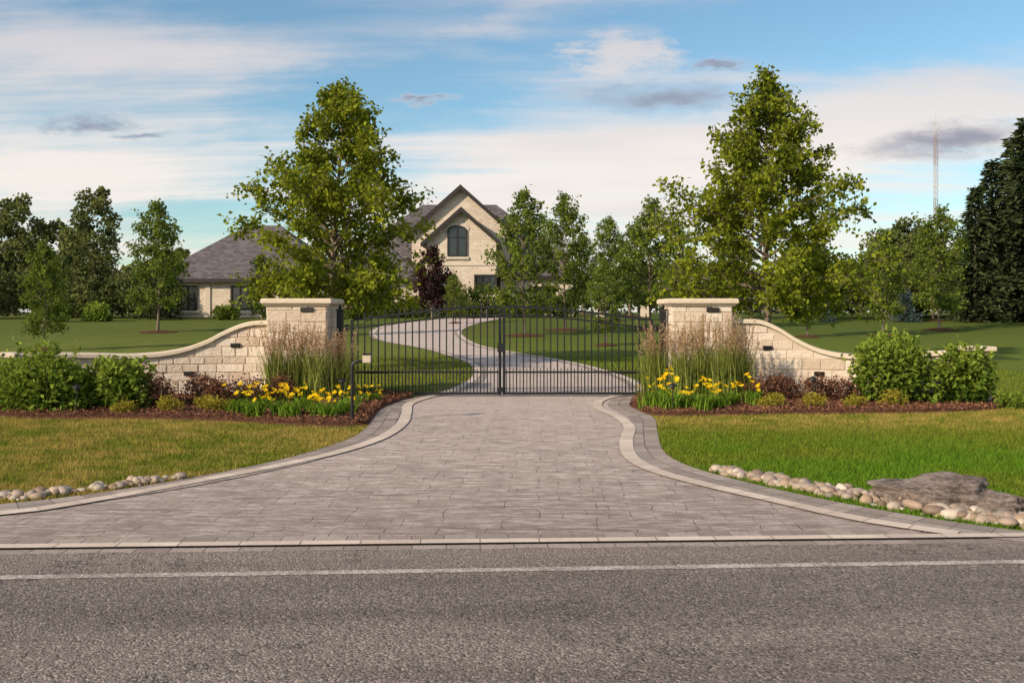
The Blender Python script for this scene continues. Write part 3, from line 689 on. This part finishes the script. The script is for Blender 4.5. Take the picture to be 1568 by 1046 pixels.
def spruce(name,Ht,Rr,mat,seed,lf=.34,layers=34,nb=13):
    rr=np.random.RandomState(seed);ac=Acc();tube(ac,[(0,0,0),(0,0,Ht*.5),(0,0,Ht)],[Ht*.014,Ht*.008,.01],6,0);P=[];D=[];A=[]
    for k in range(layers):
        t=(k+.3)/layers;z=Ht*(.03+.96*t);rad=Rr*(1-t)**.8*rr.uniform(.7,1.2)
        for j in range(max(5,int(nb*(1-.5*t)))):
            a=rr.uniform(0,6.28);L=rad*rr.uniform(.55,1.25)+.12;d=np.array([math.cos(a),math.sin(a),0]);n=max(5,int(12*(1-t*.5)))
            s=rr.uniform(.12,1.05,n);q=np.column_stack([d[0]*L*s,d[1]*L*s,z+L*(.22*s-.42*s*s)])+rr.normal(0,.04+.025*Rr,(n,3))
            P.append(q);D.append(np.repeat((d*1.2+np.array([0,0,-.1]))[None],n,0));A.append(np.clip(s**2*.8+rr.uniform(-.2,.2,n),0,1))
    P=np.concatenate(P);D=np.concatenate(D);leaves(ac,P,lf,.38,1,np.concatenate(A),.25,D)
    return ac.build(name,[M_bark,mat])
s1=spruce('spruce_tree',14,3.3,L_spr,1,.55,42,19);s2=spruce('spruce_tree',14,3.1,L_spr,2,.55,42,19)
for i,(x,y,s) in enumerate([(33.8,60,.96),(30.4,60,.64),(36.6,61,1.14),(39.8,63,1.15),(36.4,66,.95),(43.5,66,1.1),(-24.2,64,.36),(-26.3,66,.3),(32.3,61.5,.78)]):
    o=(s1,s2)[i] if i<2 else mkobj('spruce_tree',(s1,s2)[i%2].data)
    o.location=(x,y,H(x,y));o.scale=(s*1.1,s*1.1,s);o.rotation_euler=(0,0,i*2.1)
b1=spruce('blue_spruce',2.6,1.15,L_blue,5,.22,22,14)
for i,(x,y,s) in enumerate([(20.4,60,.7),(25.8,60,.85)]):
    o=b1 if i==0 else mkobj('blue_spruce',b1.data);o.location=(x,y,H(x,y));o.scale=(s,s,s)
for i,(x,y,s,h) in enumerate([(-4.6,69,1.5,2.6),(-2.3,69,1.4,2.5),(-3.3,67.5,1.0,1.3),(-.4,69,1.3,1.7),(1.6,69,1.2,1.5),(-7.6,69,1.2,1.5),(-9.5,68,1.2,1.3),(3.8,70,1.3,1.6),(-11.6,67,1.1,1.3),(-15.5,64,1.1,1.4),(-20,64,.9,1.0),(-30.2,60,1.0,1.5),(-27.6,61,.9,1.3)]):
    bush('foundation_shrub',x,y,s,s*.8,h,1700,.2,L_med if i%3 else L_bush,.7,H(0,y)-.05,False)
# ------------------------------------------------------------------ house
hs=empty('stone_house');zb=1.3
W=Acc();Rf=Acc();Tr=Acc();T2=Acc();G=Acc()
def gable(x0,x1,y0,y1,ze,za,ov=.45,yfov=.5,th=.2):
    xm=(x0+x1)/2
    W.add([(x0,y0,zb),(x1,y0,zb),(x1,y0,ze),(xm,y0,za),(x0,y0,ze)],[[0,1,2,3,4]])
    W.add([(x0,y1,zb),(x0,y0,zb),(x0,y0,ze),(x0,y1,ze)],[[0,1,2,3]]);W.add([(x1,y0,zb),(x1,y1,zb),(x1,y1,ze),(x1,y0,ze)],[[0,1,2,3]])
    sl=(za-ze)/(xm-x0)
    for s in (-1,1):
        xe=xm+s*(xm-x0+ov);z_e=za-sl*(xm-x0+ov)
        a,b_=y0-yfov,y1
        V=[(xe,a,z_e+.02),(xm,a,za+.02),(xm,b_,za+.02),(xe,b_,z_e+.02),(xe,a,z_e+th),(xm,a,za+th+.05),(xm,b_,za+th+.05),(xe,b_,z_e+th)]
        Rf.add(V,BF)
        V=[(xe,a-.08,z_e-.14),(xm,a-.08,za-.16),(xm,a-.01,za-.16),(xe,a-.01,z_e-.14),(xe,a-.08,z_e+th+.03),(xm,a-.08,za+th+.08),(xm,a-.01,za+th+.08),(xe,a-.01,z_e+th+.03)]
        Tr.add(V,BF)
gable(-7.0,-1.3,75,84,7.5,10.0);gable(-8.6,-.2,78.5,92,8.6,12.3)
def hip(x0,x1,y0,y1,ze,zr,inx,ov=.5):
    W.add([(x0,y0,zb),(x1,y0,zb),(x1,y0,ze),(x0,y0,ze)],[[0,1,2,3]]);W.add([(x0,y1,zb),(x0,y0,zb),(x0,y0,ze),(x0,y1,ze)],[[0,1,2,3]]);W.add([(x1,y0,zb),(x1,y1,zb),(x1,y1,ze),(x1,y0,ze)],[[0,1,2,3]])
    W.add([(x1,y1,zb),(x0,y1,zb),(x0,y1,ze),(x1,y1,ze)],[[0,1,2,3]])
    a,b_,c,d=x0-ov,x1+ov,y0-ov,y1+ov;ym=(y0+y1)/2
    V=[(a,c,ze-.05),(b_,c,ze-.05),(b_,d,ze-.05),(a,d,ze-.05),(a,c,ze+.15),(b_,c,ze+.15),(b_,d,ze+.15),(a,d,ze+.15),(x0+inx,ym,zr),(x1-inx,ym,zr)]
    Rf.add(V[:8],BF[[0,2,3,4,5]]);Rf.add(V,[[4,5,9,8],[6,7,8,9]]);Rf.add(V,[[5,6,9],[7,4,8]])
    box(Tr,a-.05,b_+.05,c-.09,c-.005,ze-.12,ze+.16);box(Tr,a-.09,a-.005,c-.09,d,ze-.12,ze+.16)
hip(-14.5,4.5,80,94,6.2,11.9,6);hip(-26.6,-13.5,68,80,4.0,8.7,5.2);hip(-15.4,-7.4,72.5,81,4.2,7.6,3.5);hip(-1.0,5.2,77.5,87,4.6,8.0,2.6)
def window(x,y,z0,z1,w,arched=False,mull=1,tr=True):
    hw=w/2;n=10
    if arched:
        rise=.42;cv=[(x+hw*math.cos(t),z1-rise+rise*math.sin(t)) for t in np.linspace(0,math.pi,n)]
    else: cv=[(x+hw,z1),(x-hw,z1)]
    pts=[(x-hw,z0),(x+hw,z0)]+cv
    G.add([(p[0],y-.03,p[1]) for p in pts],[list(range(len(pts)))])
    ring=[(p[0],y-.09,p[1]) for p in pts]+[(x-hw,y-.09,z0)];
    for a,b_ in zip(ring[:-1],ring[1:]): bar(Tr,a,b_,.11)
    for k in range(mull): 
        xx=x-hw+w*(k+1)/(mull+1);bar(Tr,(xx,y-.08,z0),(xx,y-.08,z1-.05),.1)
    bar(Tr,(x-hw,y-.08,z0+(z1-z0)*.62),(x+hw,y-.08,z0+(z1-z0)*.62),.06)
    box(T2,x-hw-.2,x+hw+.2,y-.16,y-.001,z0-.28,z0-.08)
    if arched:
        for t in range(n-1):
            p,q=cv[t],cv[t+1];c=np.array([x,z1-rise]);o=lambda u,s:(u[0]+(u[0]-c[0])*s,y-.06,u[1]+(u[1]-c[1])*s+ .0)
            V=[o(p,.12),o(q,.12),(q[0]+(q[0]-c[0])*.34,y-.06,q[1]+(q[1]-c[1])*.34+.14),(p[0]+(p[0]-c[0])*.34,y-.06,p[1]+(p[1]-c[1])*.34+.14)];T2.add(V,[[0,1,2,3]])
    else: box(T2,x-hw-.15,x+hw+.15,y-.13,y-.001,z1+.07,z1+.3)
window(-4.5,75,6.3,8.75,1.5,True);window(-2.2,75,3.2,4.7,1.7,False,2);window(-6.1,75,3.2,4.7,.9,False,0)
box(T2,-7.05,-1.25,74.94,74.999,5.5,5.7)
window(-24.4,68,1.9,3.6,1.9,False,2);window(-19.9,68,1.9,3.6,1.9,False,2);window(-16.2,68,1.9,3.6,1.6,False,1)
window(-10.5,72.5,2.0,3.7,1.8,False,2);window(2.6,77.5,2.0,3.8,1.8,False,2)
for x in (-22.6,): box(T2,x-.18,x+.18,67.9,67.999,1.3,3.85)
W.build('walls',[M_house],hs);Rf.build('roof',[M_roof],hs);Tr.build('trim_and_frames',[M_trim],hs);T2.build('sills_and_lintels',[M_trim2],hs);G.build('window_panes',[M_glass],hs)
for (x,y) in ((7.0,72),(10.5,72)):
    e=empty('courtyard_pier');ac=Acc();slab(ac,x-.35,x+.35,y-.35,y+.35,1.3,2.5,.03);ac.build('shaft',[M_stone],e);ac=Acc();slab(ac,x-.45,x+.45,y-.45,y+.45,2.502,2.65,.03);ac.build('cap',[M_cap],e)
# radio mast
ac=Acc();mx_,my=55.6,120;Hm=26.5;w=.28
legs=[(mx_+w*math.cos(a),my+w*math.sin(a)) for a in (0,2.094,4.189)]
for l in legs: tube(ac,[(*l,1),(*l,Hm)],.045,5)
z=1;k=0
while z<Hm-.8:
    for j in range(3):
        a_,b_=legs[j],legs[(j+1)%3];bar(ac,(*a_,z),(*b_,z+.8),.035);bar(ac,(*a_,z),(*b_,z),.03)
    z+=.8
tube(ac,[(mx_,my,Hm-.3),(mx_,my,Hm+1.2)],.03,5);bar(ac,(mx_-.5,my,Hm),(mx_+.5,my,Hm),.05)
ac.build('radio_mast',[M_mast])
# ------------------------------------------------------------------ sun, sky
EL,AZ=26,230
el=math.radians(EL);az=math.radians(AZ)
sd=Vector((math.sin(az)*math.cos(el),math.cos(az)*math.cos(el),math.sin(el)))
ld=bpy.data.lights.new('sun','SUN');ld.energy=5.0;ld.angle=math.radians(1.2);ld.color=(1,.86,.68)
lo=mkobj('sun',ld);lo.rotation_euler=(-sd).to_track_quat('-Z','Y').to_euler()
wd=bpy.data.worlds.new('World');scene.world=wd;wd.use_nodes=True;b=NB(wd.node_tree)
wd.cycles.sampling_method='MANUAL';wd.cycles.sample_map_resolution=256
bg=b.N['Background'];out=b.N['World Output']
sk=b.N.new('ShaderNodeTexSky');sk.sky_type='NISHITA';sk.sun_disc=False;sk.sun_elevation=el;sk.sun_rotation=az;sk.air_density=1.1;sk.dust_density=.6;sk.ozone_density=1.6
b.set(bg.inputs[0],b.mix(1,sk.outputs[0],(.86,1.06,1.08),'MULTIPLY'));bg.inputs[1].default_value=.135
tc=b.N.new('ShaderNodeTexCoord').outputs['Generated'];x,y,z=b.sep(tc)
zz=b.m('ADD',b.m('MAXIMUM',z,0),.09)
pl=b.comb(b.m('DIVIDE',x,zz),b.m('DIVIDE',y,zz))
n1=b.noise(b.map(pl,(.40,.8,1),(0,0,.5)),1.0,5,.55)
n2=b.noise(b.map(pl,(.28,1.5,1),(0,0,-.30),(4,2,0)),1.6,5,.62)
ysafe=b.m('MAXIMUM',y,.05);u=b.m('DIVIDE',x,ysafe);v=b.m('DIVIDE',z,ysafe);front=b.ramp(y,.2,.5)
wv=b.noise(b.comb(b.m('MULTIPLY',u,3),b.m('MULTIPLY',v,9)),3,5,.7,0,1);wx,wy,_=b.sep(wv)
uu=b.m('ADD',u,b.m('MULTIPLY',b.m('SUBTRACT',wx,.5),.20));vv=b.m('ADD',v,b.m('MULTIPLY',b.m('SUBTRACT',wy,.5),.05))
def ell(px,py,wu,wv_,rot=0.,soft=1.0):
    du=b.m('SUBTRACT',uu,(px-784)/1400);dv=b.m('SUBTRACT',vv,(478-py)/1400)
    c,s=math.cos(rot),math.sin(rot)
    a_=b.m('DIVIDE',b.m('ADD',b.m('MULTIPLY',du,c),b.m('MULTIPLY',dv,s)),wu/1400)
    b_=b.m('DIVIDE',b.m('SUBTRACT',b.m('MULTIPLY',dv,c),b.m('MULTIPLY',du,s)),wv_/1400)
    d=b.m('SQRT',b.m('ADD',b.m('MULTIPLY',a_,a_),b.m('MULTIPLY',b_,b_)))
    return b.m('MULTIPLY',b.ramp(d,1.25,1.25-soft),front)
cov=b.m('ADD',b.m('MULTIPLY',n1,.45),b.m('MULTIPLY',n2,.55))
cov=b.m('ADD',cov,b.m('MULTIPLY',b.ramp(v,.17,.02),.09))
for (px,py,wu,wv_,rot,amt) in ((1350,190,430,80,.14,.22),(945,80,80,42,.2,.28),(120,250,330,80,0,.16),(120,60,420,80,-.1,.16),(1250,40,480,60,.10,-.20),(620,140,280,70,.1,-.16),(1440,60,280,50,.1,-.10),(330,340,240,50,0,-.12),(900,270,280,75,0,.18),(780,20,160,30,.3,.08)):
    cov=b.m('ADD',cov,b.m('MULTIPLY',ell(px,py,wu,wv_,rot,1.2),amt))
cf=b.m('MULTIPLY',b.ramp(cov,.38,.66),.95)
dark=None
for (px,py,wu,wv_,rot) in ((1015,150,165,28,.03),(120,192,65,17,-.05),(225,213,50,10,.1),(640,153,60,8,.1),(1460,214,140,26,.1),(1090,101,90,9,.02)):
    e_=ell(px,py,wu,wv_,rot,1.15);dark=e_ if dark is None else b.m('MAXIMUM',dark,e_)
dk2=b.m('MULTIPLY',b.ramp(n1,.5,.72),.3)
ccol=b.mix(dk2,(.96,.88,.82),(.56,.56,.63))
ccol=b.mix(b.ramp(v,.14,.34),ccol,b.mix(1,ccol,(.68,.73,.83),'MULTIPLY'))
ccol=b.mix(b.m('MULTIPLY',dark,.85),ccol,(.25,.25,.34))
cbg=b.N.new('ShaderNodeBackground');b.set(cbg.inputs[0],ccol);cbg.inputs[1].default_value=1.0
mxs=b.N.new('ShaderNodeMixShader');b.set(mxs.inputs[0],b.m('MAXIMUM',cf,b.m('MULTIPLY',dark,.8)))
b.L.new(bg.outputs[0],mxs.inputs[1]);b.L.new(cbg.outputs[0],mxs.inputs[2]);b.L.new(mxs.outputs[0],out.inputs[0])
# ------------------------------------------------------------------ camera
cd=bpy.data.cameras.new('camera');co=mkobj('camera',cd);co.location=(0,0,1.7);co.rotation_euler=(math.pi/2,0,0)
cd.sensor_width=36;cd.lens=36*1400/1568;cd.shift_y=-45/1568;cd.clip_end=4000;cd.clip_start=.1
scene.camera=co
scene.view_settings.view_transform='Standard';scene.view_settings.look='None';scene.view_settings.exposure=0
